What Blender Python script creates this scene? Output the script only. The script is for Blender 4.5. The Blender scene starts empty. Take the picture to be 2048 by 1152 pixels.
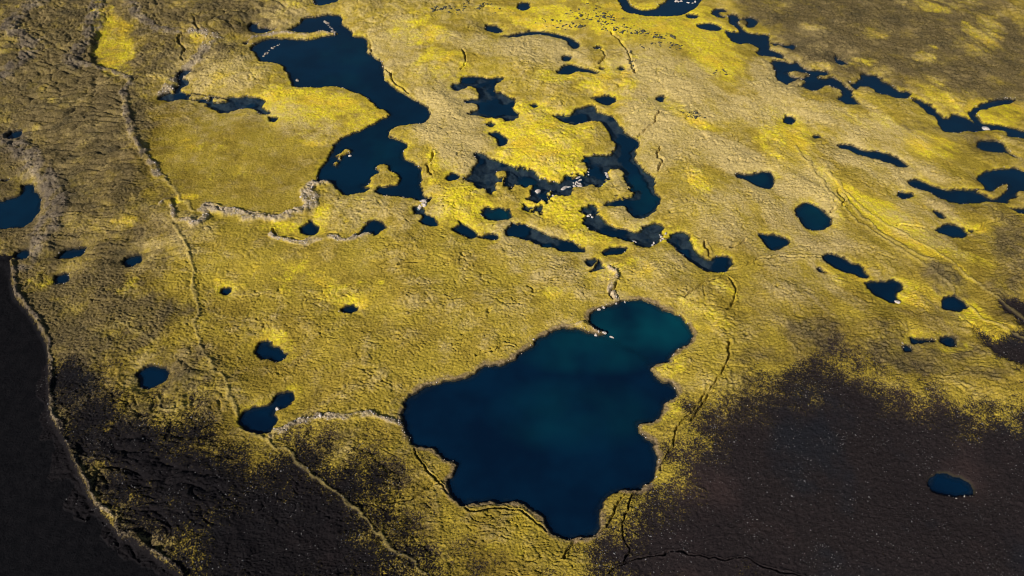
import bpy, math, random
import numpy as np

# ------------------------------------------------------------------ camera, sky, sun, exposure
SC = bpy.context.scene
COL = SC.collection
H, PITCH, HALF = 250.0, math.radians(46.0), math.tan(math.radians(33.0))
cam = bpy.data.cameras.new('camera'); cam_o = bpy.data.objects.new('camera', cam); COL.objects.link(cam_o)
cam.sensor_width = 36.0; cam.lens = 18.0 / HALF; cam.clip_start = 1.0; cam.clip_end = 60000.0
cam_o.location = (0, 0, H); cam_o.rotation_euler = (math.pi / 2 - PITCH, 0, 0)
SC.camera = cam_o

SUN_EL, SUN_AZ = math.radians(30.0), math.radians(222.0)      # azimuth clockwise from +Y: light from the left, a little from the viewer's side
w = bpy.data.worlds.new('World'); SC.world = w; w.use_nodes = True
nt = w.node_tree; bg = nt.nodes['Background']
sky = nt.nodes.new('ShaderNodeTexSky'); sky.sky_type = 'NISHITA'; sky.sun_disc = False
sky.sun_elevation = SUN_EL; sky.sun_rotation = SUN_AZ; sky.altitude = 600
nt.links.new(sky.outputs[0], bg.inputs[0]); bg.inputs[1].default_value = 0.05
sl = bpy.data.lights.new('sun', 'SUN'); sl.energy = 5.0; sl.angle = math.radians(0.5); sl.color = (1.0, 0.94, 0.85)
so = bpy.data.objects.new('sun', sl); COL.objects.link(so)
so.rotation_euler = (math.pi / 2 - SUN_EL, 0, math.pi - SUN_AZ)
SC.view_settings.view_transform = 'Standard'; SC.view_settings.look = 'None'
SC.cycles.filter_width = 1.05; SC.view_settings.gamma = 1.0; SC.view_settings.exposure = 0.75; SC.view_settings.use_curve_mapping = False

# ------------------------------------------------------------------ helpers
random.seed(7); RNG = np.random.default_rng(11)
CP, SP = math.cos(PITCH), math.sin(PITCH)

def ground(u, v):
    """a place seen at (u, v) of the photograph, as metres on the plain"""
    xc = (np.asarray(u, float) - 1024) / 1024 * HALF; yc = -(np.asarray(v, float) - 576) / 1024 * HALF
    t = H / (SP - yc * CP)
    return t * xc, t * (CP + yc * SP)

def plan(x, y):
    """inverse of ground(): where a place on the plain lies in the survey sheet"""
    f = y * CP + H * SP
    return 1024 + x / f * 1024 / HALF, 576 - (y * SP - H * CP) / f * 1024 / HALF

def hsh(ix, iy, s):
    h = (ix.astype(np.int64) * 374761393 + iy.astype(np.int64) * 668265263 + s * 2147483647) & 0xffffffff
    h = ((h ^ (h >> 13)) * 1274126177) & 0xffffffff
    return (h ^ (h >> 16)) & 0xffff
_ang = np.linspace(0, 2 * np.pi, 65536, endpoint=False)
_GC, _GS = np.cos(_ang).astype(np.float32), np.sin(_ang).astype(np.float32)

def noise(x, y, sc, s=0):
    x = x / sc; y = y / sc
    ix = np.floor(x); iy = np.floor(y)
    fx = (x - ix).astype(np.float32); fy = (y - iy).astype(np.float32)
    ix = ix.astype(np.int64); iy = iy.astype(np.int64)
    u = fx * fx * fx * (fx * (fx * 6 - 15) + 10); v = fy * fy * fy * (fy * (fy * 6 - 15) + 10)
    def g(dx, dy):
        k = hsh(ix + dx, iy + dy, s)
        return _GC[k] * (fx - dx) + _GS[k] * (fy - dy)
    a = g(0, 0); b = g(1, 0); c = g(0, 1); d = g(1, 1)
    a = a + u * (b - a); c = c + u * (d - c)
    return (a + v * (c - a)) * 1.5

def fbm(x, y, sc, s=0, o=3, gain=.5):
    r = 0; a = 1.0
    for i in range(o):
        r = r + a * noise(x, y, sc / 2 ** i, s + 17 * i); a *= gain
    return r

def sst(a, b, x):
    t = np.clip((x - a) / (b - a), 0, 1); return t * t * (3 - 2 * t)

def catmull(P, closed, n=4):
    P = np.asarray(P, float); m = len(P); out = []
    for i in range(m if closed else m - 1):
        if closed: p0, p1, p2, p3 = P[i - 1], P[i], P[(i + 1) % m], P[(i + 2) % m]
        else: p0, p1, p2, p3 = P[max(i - 1, 0)], P[i], P[i + 1], P[min(i + 2, m - 1)]
        for k in range(n):
            t = k / n
            out.append(.5 * ((2 * p1) + (p2 - p0) * t + (2 * p0 - 5 * p1 + 4 * p2 - p3) * t * t + (3 * p1 - p0 - 3 * p2 + p3) * t ** 3))
    if not closed: out.append(P[-1])
    return np.array(out)

def pts(*chunks):
    """chunks (tile, [x, y, x, y ...]): corners read from a survey tile enlarged three times"""
    out = []
    for tile, xy in chunks:
        ox, oy = 512 * int(tile[1]), 384 * 'ABC'.index(tile[0])
        for i in range(0, len(xy), 2): out.append((ox + xy[i] / 3, oy + xy[i + 1] / 3))
    return out

def world_poly(P, closed=True, n=4):
    P = catmull(P, closed, n); x, y = ground(P[:, 0], P[:, 1]); return np.stack([x, y], 1)

def seg_d2(x, y, a, b):
    dx, dy = b[0] - a[0], b[1] - a[1]; L = dx * dx + dy * dy + 1e-9
    t = np.clip(((x - a[0]) * dx + (y - a[1]) * dy) / L, 0, 1)
    return (x - a[0] - t * dx) ** 2 + (y - a[1] - t * dy) ** 2

def sdist(x, y, W):
    d2 = np.full(x.shape, 1e12); ins = np.zeros(x.shape, bool); m = len(W)
    for i in range(m):
        a, b = W[i], W[(i + 1) % m]
        np.minimum(d2, seg_d2(x, y, a, b), out=d2)
        if a[1] != b[1]:
            c = ((a[1] > y) != (b[1] > y)) & (x < (b[0] - a[0]) * (y - a[1]) / (b[1] - a[1]) + a[0])
            ins ^= c
    d = np.sqrt(d2); return np.where(ins, -d, d)

def field_sdist(X, Y, W, margin):
    lo = W.min(0) - margin; hi = W.max(0) + margin
    idx = np.nonzero((X > lo[0]) & (X < hi[0]) & (Y > lo[1]) & (Y < hi[1]))[0]
    return idx, (sdist(X[idx], Y[idx], W) if len(idx) else np.zeros(0))

def line_dist(X, Y, W, margin):
    lo = W.min(0) - margin; hi = W.max(0) + margin
    idx = np.nonzero((X > lo[0]) & (X < hi[0]) & (Y > lo[1]) & (Y < hi[1]))[0]
    x, y = X[idx], Y[idx]; d2 = np.full(x.shape, 1e12)
    for i in range(len(W) - 1): np.minimum(d2, seg_d2(x, y, W[i], W[i + 1]), out=d2)
    return idx, np.sqrt(d2)

# ------------------------------------------------------------------ survey: water
LAKES = []      # (name, label, [polygons], murk)
def lake(name, label, *polys, murk=0.0): LAKES.append((name, label, [world_poly(p) for p in polys], murk))

lake('lake', 'largest deep blue lake with broad bays beside the black sand plain', pts(
    ('C1', [1090,0,1000,35,940,65,905,95,890,140,880,190,880,235,905,255,905,290,930,350,970,375,1040,390,1090,415,1130,450,1190,480,1200,515,1180,560,1160,600,1160,650,1190,690,1240,720,1270,725,1320,715,1440,710,1536,715]),
    ('C2', [60,715,110,750,150,780,190,805,205,840,225,880,260,910,310,928,380,928,430,925,480,905,510,870,525,840,525,760,550,705,600,660,640,645,705,635,760,640,790,620,840,580,865,530,870,480,870,430,850,395,850,360,820,335,770,300,755,270,765,240,820,230,870,205,905,160,910,125,950,95,980,65,985,30,950,5]),
    ('B2', [890,1140,850,1100,825,1055,870,1040,930,1020,960,980,1020,935,1070,900,1080,860,1060,810,1020,760,960,725,910,710,850,675,780,655,710,655,640,670,560,695,500,715,460,745,465,785,500,815,540,840,568,856,520,862,470,850,390,830,310,820,260,835,190,870,130,910,70,960,0,1015]),
    ('B1', [1480,1040,1380,1045,1310,1095,1250,1125,1160,1135])))
lake('lake', 'long dark blue lake bent like a boomerang with a mossy peninsula', pts(
    ('A1', [505,97,520,150,570,190,580,220,640,225,670,260,665,310,690,330,750,375,760,420,770,470,800,505,850,545,920,585,990,625,1030,655,1045,690,1030,725,985,745,900,755,840,768,800,790,795,815,815,830,860,845,915,870,890,900,882,950,920,970,965,995,985,1015,990,1060,990,1100,998,1152]),
    ('B1', [1005,25,1050,45,1030,62,985,55,940,45,870,33,760,22,720,6]),
    ('A1', [722,1140,728,1128,780,1125,845,1115,862,1080,850,1050,812,1030,800,1000,765,990,725,1005,735,1040,700,1055,690,1090,665,1110,640,1122,690,1132,660,1152]),
    ('B1', [630,10,560,22,510,10]),
    ('A1', [480,1130,460,1105,410,1090,375,1100,375,1060,390,1020,430,960,455,920,470,880,520,830,580,805,660,770,740,730,805,690,770,665,730,650,690,610,620,565,540,540,480,525,420,522,380,530,300,525,225,525,215,490,180,425,150,395,90,380,20,365,5,330,-30,300,-15,275,60,238,130,234,230,237,300,242,370,230,420,217,490,207,440,196,380,188,340,203,250,200,215,192,205,178,260,150,290,110,360,105,430,92])))
lake('pond', 'small notched pond west of the boomerang lake tip', [(497,53),(506,47),(515,49),(517,57),(530,57),(548,61),(535,66),(512,68),(500,64)])
lake('pond', 'tiny pond just left of the boomerang lake tip', pts(('A0', [1460,265,1475,254,1490,262,1478,275])))
lake('lake', 'dark lake cut off by the top edge above the boomerang lake', pts(('A1', [350,-40,358,25,390,40,450,25,490,10,530,-40])))
lake('lake', 'ragged finger lake with rocky shoals left of the bright yellow moss', pts(
    ('A0', [950,602,975,575,1010,560,1045,560,1060,530,1085,505,1070,480,1068,455,1100,425,1155,425,1130,450,1095,475,1135,492,1130,510,1095,540,1100,565,1160,570,1260,580,1365,587,1440,585,1530,590]),
    ('A1', [60,610,35,650,75,670,80,690,30,690]),
    ('A0', [1536,660,1480,655,1400,670,1330,680,1290,665,1240,640,1255,632,1190,615,1090,605,1000,612])), murk=.25)
lake('pond', 'tiny pond under the yellow moss bank by the finger lake', pts(('A1', [75,712,95,704,125,715,122,735,95,733])))
lake('pond', 'small blue pond near the left edge among wrinkled lava', pts(('A0', [45,820,60,805,90,790,128,790,130,820,110,838,65,842])))
lake('pond', 'tiny dark pool at the left edge above the cut off lake', pts(('A0', [10,1090,35,1080,60,1083,40,1095])))
lake('lake', 'dark blue lake cut off by the left edge', pts(('A0', [130,1125,165,1105,200,1115]), ('B0', [215,0,245,40,245,90,225,150,190,190,140,215,60,225,0,228,-180,210,-180,60,0,60,60,42,120,20,138,-10])))
lake('pond', 'small dim pond at the top corner of the left black sand', pts(('B0', [95,400,95,380,120,358,165,352,175,375,170,400,130,410])))
lake('pond', 'wide flat pond right of the dim pond above the left sand', pts(('B0', [340,400,370,370,420,348,515,343,515,365,490,390,440,405,380,407])))
lake('pond', 'blocky pond in wrinkled moss right of the wide flat pond', pts(('B0', [755,450,750,410,780,395,830,377,850,385,850,415,825,440,780,460])))
lake('pond', 'small pond in dark tussocks below the wide flat pond', pts(('B0', [335,555,340,520,365,495,400,492,418,510,410,535,370,555])))
lake('pond', 'tiny round pond alone beside the long moss track', pts(('B0', [1325,610,1335,588,1360,580,1383,590,1380,610,1355,623])))
lake('pond', 'round dark pond on the border of moss and left sand', pts(('B0', [830,1100,860,1065,920,1045,985,1055,1012,1095,1000,1140]), ('C0', [970,0,930,22,880,25,845,10])))
lake('pond', 'five sided pond under the grey lava wall', pts(('B1', [268,215,300,193,325,177,348,195,370,212,370,250,310,264,275,246])))
lake('pond', 'pointed pond at the end of the lower grey lava wall', pts(('B1', [610,260,640,225,670,190,715,170,775,205,770,230,715,265,690,245,640,250])))
lake('pond', 'pond joined by pale rocks below the boomerang lake', pts(('B1', [955,95,985,85,1010,110,1010,135,1050,150,1080,165,1088,205,1060,213,1010,200,980,180,1000,160,995,145,960,130])), murk=.2)
lake('pond', 'slanted narrow pond left of the small bean pond', pts(('B1', [1180,220,1215,205,1222,180,1240,195,1290,220,1320,250,1325,275,1290,278,1240,260,1200,250])))
lake('pond', 'small bean pond touching the slanted narrow pond', pts(('B1', [1335,275,1370,268,1410,252,1445,265,1440,285,1400,290,1350,283])))
lake('pond', 'blocky pond at the foot of the flooded central moss', pts(('B1', [1350,130,1380,105,1440,103,1520,110,1530,160,1480,172,1400,172,1370,155])))
lake('pond', 'long diagonal pond south of the flooded central moss', pts(('B1', [1500,235,1525,205]), ('B2', [0,190,20,195,60,200,120,215,180,245,220,265,270,280,340,300,390,320,435,345,430,360,390,370,300,355,240,335,200,335,140,310,60,285,0,270]), ('B1', [1510,260])), murk=.1)
lake('pond', 'tiny ragged pond alone in the middle of the yellow plain', pts(('B1', [512,715,540,690,597,690,598,716,560,728])))
lake('pond', 'oblong pond sunk in olive moss left of the largest lake', pts(('B1', [0,950,30,905,85,905,110,930,160,955,190,980,175,1010,135,1030,90,1010,30,1000,5,980])))
lake('pond', 'double pond of two joined ovals at the end of the moss track', pts(('C0', [1440,230,1460,180,1500,150]), ('C1', [0,138,60,140,75,130,100,115,130,75,175,52,215,55,232,85,210,120,165,155,130,162,112,168,130,210,110,265,80,298,0,300]), ('C0', [1490,285,1450,250])))
lake('pond', 'small round pond at the top edge left of the crescent pond', pts(('A2', [35,35,60,20,95,20,108,40,95,62,60,68,38,55])))
lake('pond', 'small oval pond beside the end of the crescent pond', pts(('A1', [1375,165,1395,155,1440,160,1480,180,1475,198,1430,202,1390,190])))
lake('pond', 'thin crescent pond curving around a tan lava dome', pts(('A1', [1470,222,1536,215]), ('A2', [60,198,130,191,220,198,290,213,350,233,395,260,407,280,390,299,365,299,348,272,320,249,260,229,170,214,80,219,0,230])))
lake('pond', 'tiny oval pool right of the crescent pond', pts(('A2', [493,290,515,279,539,290,520,301,498,299])))
lake('pond', 'tiny round pool between crescent pond and whale shaped pond', pts(('A2', [303,350,320,338,350,342,357,355,335,370,308,366])))
lake('pond', 'whale shaped pond under the crescent pond', pts(('A2', [270,435,290,415,330,395,375,393,410,408,470,420,515,435,505,448,450,440,400,435,350,450,300,453])))
lake('pond', 'tiniest pool at the tail of the whale shaped pond', pts(('A2', [526,418,540,412,553,419,540,426])))
lake('pond', 'tiny pool right of the whale shaped pond on tan moss', pts(('A2', [638,418,658,408,676,418,660,428])))
lake('pond', 'fish shaped pond above the arm of the flooded central lake', pts(('A2', [480,595,510,585,580,577,615,585,625,605,605,630,570,635,520,620])))
lake('pond', 'tiny round pond between yellow moss and olive moss in the upper middle', pts(('A2', [860,600,875,583,905,582,917,598,905,613,875,612])))
lake('pond', 'tiny pool in the brightest yellow moss', pts(('A2', [110,635,130,626,152,638,140,650,116,647])))
lake('lake', 'lake cut off by the top edge around a tan island', pts(('A2', [610,-90,630,0,655,30,665,60,710,85,800,98,900,102,990,98,1040,85,1090,55,1120,30,1140,0,1170,-90])))
lake('pond', 'small oval pond just below the top edge lake', pts(('A2', [1045,97,1065,88,1105,92,1118,105,1100,117,1060,112])))
lake('pond', 'spindle shaped pond between top edge lake and north east lake', pts(('A2', [1110,155,1150,143,1200,143,1245,160,1258,178,1230,190,1180,185,1130,175])))
lake('pond', 'hooked pond at the head of the north east lake chain', pts(('A2', [1195,80,1220,58,1270,55,1285,72,1252,80,1260,95,1285,105,1250,112,1215,100])))
lake('lake', 'jagged lake heading the north east chain', pts(
    ('A2', [1300,95,1335,92,1370,115,1420,110,1460,115,1470,140,1440,170,1405,165,1412,142,1390,122,1350,130,1360,150,1390,180,1420,200,1470,205,1536,215]),
    ('A3', [10,292,45,310,90,340,100,365,75,355,40,345,0,340]), ('A2', [1490,340,1465,320,1480,300,1460,280,1410,265,1350,265,1310,240,1280,205,1290,190,1330,195,1365,195,1340,165,1310,140,1298,110])))
lake('pond', 'thin dark pool above the islet lake in the north east', pts(('A3', [20,265,50,262,100,275,150,270,165,285,150,303,110,295,70,280,35,278])))
lake('lake', 'wedge shaped lake with two small tan islets in the north east', pts(('A3', [25,375,60,362,110,378,170,380,190,400,250,425,320,425,358,440,340,455,305,465,330,475,380,467,420,480,450,520,500,550,515,590,545,630,520,637,460,625,425,610,440,580,440,545,400,530,350,520,300,545,250,545,200,525,130,515,90,505,60,480,50,440,35,400])))
lake('pond', 'small dark pool in grey lava above the wedge shaped lake', pts(('A3', [395,345,410,340,420,360,455,365,470,385,450,398,410,385])))
lake('lake', 'slanted lake between the wedge shaped lake and the yellow island', pts(('A3', [495,505,540,495,570,455,620,450,675,470,690,495,740,520,790,550,830,550,850,575,830,602,790,595,720,580,660,560,600,530,545,525,520,545])))
lake('lake', 'lake curling around the smooth yellow island at the right edge',
     pts(('A3', [860,602,900,605,960,630,1000,650,1010,680,1075,715,1110,690,1160,700,1230,735,1280,770,1290,785,1240,795,1180,795,1120,800,1060,795,1035,770,1015,735,1010,710,960,680,920,650,895,625])),
     pts(('A3', [1205,680,1260,640,1330,610,1420,600,1470,600,1465,615,1380,640,1300,655,1250,680,1255,710,1290,740,1340,750,1420,760,1536,790,1700,800,1700,850,1500,835,1430,820,1440,800,1380,785,1320,785,1270,785,1240,740,1210,705])))
lake('pond', 'pond with a thin tail below the yellow island lake', pts(('A3', [1250,870,1270,850,1330,848,1390,855,1415,885,1440,920,1470,930,1485,950,1450,937,1400,918,1340,920,1290,910,1255,890])))
lake('pond', 'tiny round pond on the diagonal tan ridge at upper right', pts(('A3', [90,720,110,703,140,702,162,722,155,740,125,748,100,740])))
lake('pond', 'tiniest pool between round pond and long slug shaped pond', pts(('A3', [266,822,290,814,312,822,300,833,275,831])))
lake('pond', 'long slug shaped pond on the tan slope at right', pts(('A3', [418,880,450,870,510,878,560,905,640,910,700,920,760,945,810,970,838,1005,800,1010,740,990,660,965,580,945,500,915,440,895])))
lake('lake', 'dark lake at the right edge with a long western tongue', pts(
    ('A3', [835,1090,870,1078,930,1095,1000,1122,1090,1142,1180,1140,1240,1145,1300,1140,1262,1090,1255,1075,1280,1050,1340,1025,1420,1015,1480,1010,1545,1030,1700,1010,1700,1140]),
    ('B3', [1540,0,1500,5,1480,30,1440,50,1430,75,1330,65,1230,70,1130,75,1060,55,1000,25,940,0]), ('A3', [870,1125])))
lake('pond', 'sliver of water at the right edge below the tongued lake', pts(('B3', [1445,100,1480,105,1536,105,1640,105,1640,135,1520,133,1480,120])))
lake('pond', 'small oval pond below the tongue of the right edge lake', pts(('B3', [770,25,790,5,820,5,870,18,860,38,810,45,780,38])))
lake('pond', 'large egg shaped pond on the tan slope at right', pts(('B3', [165,120,180,85,215,68,260,75,310,100,350,135,373,175,365,205,310,230,265,238,215,210,180,160])))
lake('pond', 'small pointed pond below and left of the egg shaped pond', pts(('B2', [1480,270,1495,255]), ('B3', [0,259,60,268,115,285,122,310,90,340,40,355,15,350,0,330]), ('B2', [1500,295])))
lake('pond', 'club shaped pond left above the egg shaped pond', pts(('A2', [1345,1055,1370,1047,1430,1050,1490,1037]), ('A3', [0,1037,15,1045,37,1070,35,1110,15,1135]), ('A2', [1536,1135,1490,1132,1450,1110,1400,1085,1355,1070])))
lake('pond', 'slanted bean pond above the heart shaped pond', pts(('B3', [325,395,350,375,390,375,430,390,480,420,540,440,580,475,595,505,560,520,520,505,470,490,420,470,380,445,340,415])))
lake('pond', 'tiny sliver pool left of the slanted bean pond', pts(('B3', [297,465,320,464,347,485,330,494,305,481])))
lake('pond', 'heart shaped pond on the right slope', pts(('B3', [575,545,620,540,680,545,720,528,770,535,805,560,795,590,770,620,775,665,740,668,690,650,640,615,600,580])))
lake('pond', 'half moon pond on the right above brown sand', pts(('B3', [1038,680,1055,645,1090,628,1130,635,1170,665,1197,695,1180,708,1110,718,1060,710])))
lake('pond', 'tiny slanted pool above the oval pond on the right crack', pts(('B3', [993,130,1020,121,1057,150,1045,166,1015,152])))
lake('pond', 'oval pond at the start of the right hand crack', pts(('B3', [1010,225,1040,200,1090,193,1140,205,1185,240,1175,270,1130,278,1060,265,1020,250])))
lake('pond', 'speck of water on the right hand crack', pts(('B3', [1200,238,1215,230,1235,238,1215,247])))
lake('pond', 'tadpole shaped pool beside the small eye shaped pond', pts(('B3', [845,885,860,875,890,884,940,895,1000,899,930,908,890,903,875,920,855,905])))
lake('pond', 'small pool below the tadpole shaped pool', pts(('B3', [810,935,825,926,862,940,840,962,815,961])))
lake('pond', 'small eye shaped pond right of the tadpole shaped pool', pts(('B3', [1030,895,1060,875,1095,872,1120,900,1115,925,1080,935,1050,920])))
lake('pond', 'lone dark pond in the brown black sand at lower right', pts(('C3', [958,580,980,550,1020,540,1080,545,1150,570,1215,610,1215,660,1160,678,1080,675,1010,655,970,620])))
lake('lake', 'claw shaped lake left of the brightest yellow moss', pts(
    ('A1', [1170,530,1190,505,1225,500,1235,470,1270,462,1330,465,1400,475,1470,465,1482,480,1450,505,1430,525,1435,555,1480,565,1520,585]),
    ('A2', [5,597,18,600,8,650,40,695,35,715,0,730]), ('A1', [1530,722,1500,735,1480,715,1440,712,1390,710,1330,700,1270,690,1290,680,1330,660,1335,640,1310,628,1265,625,1250,605,1290,600,1340,595,1335,560,1310,530,1270,522,1250,540,1200,548])), murk=.12)
lake('pond', 'tiny dark pool below the claw shaped lake', pts(('A1', [1383,750,1408,738,1432,753,1412,767])), murk=.2)
lake('pond', 'hook shaped pond on the left side of the brightest moss', pts(('A1', [1405,810,1440,795,1470,805,1505,850,1490,875,1455,880,1450,850,1430,830])))
lake('pond', 'small oval pond just west of the flooded central lake', pts(('A1', [1145,1070,1165,1050,1200,1048,1225,1065,1215,1083,1175,1090,1150,1082])))
lake('lake', 'flooded central lake winding around bright yellow moss and shoals', pts(
    ('A2', [245,697,290,695,350,697,365,675,400,655,460,635,495,640,505,675,545,685,590,700,630,735,660,780,700,815,755,850,760,880,740,920,735,965,760,990,800,1030,845,1060,855,1090,860,1152]),
    ('B2', [885,45,880,80,840,130,800,160,755,163,715,140,690,100,640,93,580,88,570,75,610,50,680,40,730,25,740,5]),
    ('A2', [720,1150,690,1110,670,1060,650,1020,605,1008,580,1020,575,1060,560,1100,510,1120,440,1118,380,1130,350,1145]),
    ('B2', [365,15,330,25,290,30,260,25,225,40,210,75,190,65,150,70,120,55,90,40,105,12]),
    ('A2', [120,1145,115,1125,60,1125,0,1130]), ('A1', [1500,1125,1490,1095,1510,1060,1520,1040,1480,1030,1445,1035,1440,1055,1480,1065,1465,1095,1440,1110,1430,1150]),
    ('B1', [1420,6,1395,6]), ('A1', [1380,1145,1340,1140,1300,1100,1255,1085,1280,1050,1310,1010,1330,975,1325,950,1310,925,1350,920,1400,950,1450,970,1500,985]),
    ('A2', [0,1003,60,1005,110,1020,150,1050,200,1080,260,1095,300,1090,330,1065,400,1055,440,1050,455,1020,430,980,440,940,500,935,590,935,605,910,625,900,610,850,580,800,545,745,520,735,470,735,430,745,390,755,330,745,270,715])), murk=.3)
lake('pond', 'tiny pool in green moss south of the flooded central lake', pts(('B2', [65,97,80,88,98,90,115,105,90,117,70,110])), murk=.3)
lake('pond', 'small split pool in green moss south of the flooded central lake', pts(('B2', [125,115,150,97,185,95,192,110,185,135,172,142,168,125,140,132])), murk=.1)
lake('pond', 'small dark pond at the head of the knee shaped lake', pts(('B2', [410,105,440,85,490,90,505,110,490,135,460,140,430,120])), murk=.35)
lake('lake', 'knee shaped shallow lake with dark deeps', pts(('B2', [425,185,450,150,500,140,530,150,560,185,600,210,650,225,700,235,735,245,770,240,800,210,850,193,900,205,910,225,890,250,902,265,885,295,850,320,790,335,740,325,735,305,670,295,600,275,530,250,470,225,430,205])), murk=.3)
lake('pond', 'spindle pond below the knee shaped lake', pts(('B2', [545,370,580,350,630,335,680,345,675,365,630,378,570,378])))
lake('lake', 'sock shaped lake right of the knee shaped lake', pts(('B2', [930,295,960,260,1000,243,1040,250,1070,270,1065,300,1090,340,1110,370,1150,400,1190,410,1230,395,1270,387,1305,400,1318,430,1305,460,1290,480,1240,487,1170,478,1110,450,1060,415,1010,370,970,335])), murk=.15)
lake('pond', 'upper small black pool of the pair above the pale causeway', pts(('B2', [450,440,455,412,490,405,502,425,470,450])), murk=.25)
lake('pond', 'lower small black pool of the pair above the pale causeway', pts(('B2', [468,478,500,457,512,432,520,412,532,430,550,462,510,477,478,486])), murk=.25)

ISLES = [   # (label, polygon)
    ('tan mossy island in the lake at the top edge', pts(('A2', [690,-60,700,10,715,40,760,58,830,62,880,40,930,5,945,-60]))),
    ('upper tan islet in the wedge shaped lake', pts(('A3', [112,440,150,433,210,437,242,455,200,472,150,465]))),
    ('lower yellowish islet in the wedge shaped lake', pts(('A3', [120,512,160,482,212,490,190,520,140,527]))),
    ('yellow islet in the right edge lake', pts(('A3', [1340,1150,1380,1120,1425,1105,1440,1135]), ('B3', [1410,12,1390,38,1340,40,1290,20,1240,6]), ('A3', [1275,1147]))),
    ('long rocky shoal in the finger lake', pts(('A0', [1125,590,1160,572,1210,578,1262,588,1255,602,1190,596,1140,603]))),
    ('round rocky shoal in the finger lake', pts(('A0', [1278,605,1310,593,1350,595,1372,610,1340,622,1295,618]))),
    ('knobbly rock shoal in the lower boomerang lake', pts(('A1', [470,940,510,922,540,898,572,905,565,922,530,938,505,962,490,945]))),
    ('smaller rock shoal in the lower boomerang lake', pts(('A1', [462,985,480,972,495,985,485,1002]))),
    ('little mossy islet with a dark hole in the central lake', [(1091,390),(1096,386),(1101,389),(1098,395)]),
]
ISLES_W = [(l, world_poly(p)) for l, p in ISLES]

# ------------------------------------------------------------------ survey: cracks, lava walls, tracks, sand
CRACKS = [(p, 1.0) for p in ([(735,75),(745,105),(770,140),(800,175),(840,210),(860,228)], [(1460,545),(1490,530),(1536,522),(1600,519),(1638,521)], [(1458,500),(1475,493),(1492,484)],
    [(1458,540),(1442,551),(1428,560),(1404,574),(1390,586),(1368,602)], [(1690,405),(1680,414),(1668,419),(1660,430)], [(1672,383),(1675,394),(1684,402),(1690,410)], [(1870,455),(1915,468),(1942,466),(1960,462),(1978,450),(1995,447),(2025,436),(2060,430)],
    [(1275,278),(1288,266),(1300,260),(1308,244),(1318,232)], [(1318,345),(1322,325),(1312,318),(1325,300)], [(800,537),(822,534),(846,529)], [(950,715),(965,708),(985,706),(1008,698),(1030,698)],
    [(405,38),(392,52),(398,66),(410,74)], [(365,75),(362,95),(370,108),(366,128)], [(1225,70),(1243,95),(1258,115),(1262,135),(1272,152)], [(860,355),(855,345),(862,325),(866,308)],
    [(1408,488),(1418,505),(1418,515),(1428,520)], [(1795,458),(1818,456),(1845,460)], [(1205,100),(1210,112),(1200,132)], [(928,105),(930,125),(925,142)], [(1460,560),(1466,590),(1450,625)])]
CRACKS += [(p, 1.0) for p in ([(415,419),(470,423),(512,437),(545,437),(560,431),(590,431),(600,434)], [(545,462),(560,475),(590,482),(615,486),(640,478),(665,471),(672,474)],
    [(1460,690),(1447,740),(1428,770),(1405,800),(1390,820),(1365,845),(1347,880),(1335,910),(1315,943)], [(1425,790),(1390,830),(1380,850)],
    [(1250,987),(1230,1020),(1208,1055),(1190,1073),(1145,1090),(1128,1120)], [(1266,986),(1250,1025),(1240,1045)], [(1240,1045),(1250,1080),(1254,1110),(1250,1132)],
    [(1225,1150),(1260,1130),(1300,1115),(1350,1107),(1400,1118),(1450,1120),(1520,1134),(1600,1156)], [(830,900),(850,935),(870,965),(882,975)],
    [(770,1015),(810,1005),(850,985),(882,974),(905,995),(935,1018),(965,1023),(1000,1022),(1040,1030),(1068,1045),(1095,1066)],
    [(1236,572),(1222,590),(1224,600)])]
WALLS = [   # (label, centre line, half width m, height m)
    ('pale grey lava wall curling down from the boomerang lake', [(655,368),(630,372),(618,385),(622,410),(610,428),(580,437),(548,443),(512,440),(470,430),(418,421)], 3.1, 1.7),
    ('lower pale lava wall between five sided pond and pointed pond', [(545,472),(575,486),(612,490),(650,481),(690,484),(725,474),(748,466)], 2.0, 1.0),
    ('hooked lava wall at the end of the moss track', [(325,417),(346,412),(352,440),(372,452),(395,457),(410,450),(415,432),(402,430)], 1.6, 1.3),
    ('rugged lava wall beside the black sand at the left edge', [(22,272),(35,300),(60,322),(92,360),(112,390),(118,420),(105,455),(85,490),(60,520),(40,540)], 7.0, 1.3),
    ('low brown lava rim along the left black sand', [(32,525),(30,560),(38,595),(62,622),(86,660),(100,690),(104,730),(107,790),(110,835),(128,862),(146,892),(156,922),(180,968),(192,1002),(228,1042),(252,1074),(278,1080),(312,1105),(342,1126),(376,1156)], 1.0, 1.1),
    ('pale causeway of rubble between small black pools and largest lake', [(1221,540),(1228,560),(1222,580),(1232,602)], 1.6, .9),
    ('rubble ridge from double pond to largest lake', [(812,858),(770,842),(740,834),(690,839),(640,841),(600,847),(565,866),(545,874)], 1.7, 1.0),
    ('grey lava wall left of the upper yellow patch', [(212,-10),(196,22),(190,60),(178,90),(160,112),(150,128),(160,140)], 5.5, 1.2),
    ('grey lava rim under the upper yellow patch', [(150,128),(185,142),(225,150),(250,163),(266,176),(252,196),(258,232),(272,280),(300,328),(332,366)], 2.2, 1.1),
    ('grey lava wall in the top left corner', [(0,168),(38,138),(68,112),(62,90),(22,70),(45,40),(90,12)], 6.0, 1.1),
    ('grey lava rim from the upper yellow patch to finger lake', [(252,-5),(282,38),(310,62),(348,72),(400,75),(430,88),(400,120),(375,145),(350,170),(330,190)], 4.5, .8),
    ('rocky reef dividing the north end of the boomerang lake', [(498,86),(512,79),(535,74),(562,69),(590,71),(612,74),(640,70),(660,68),(674,68)], 1.3, .8),
    ('double lava spit reaching into largest lake', [(1160,650),(1178,657),(1194,668)], 1.3, .8),
]
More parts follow.
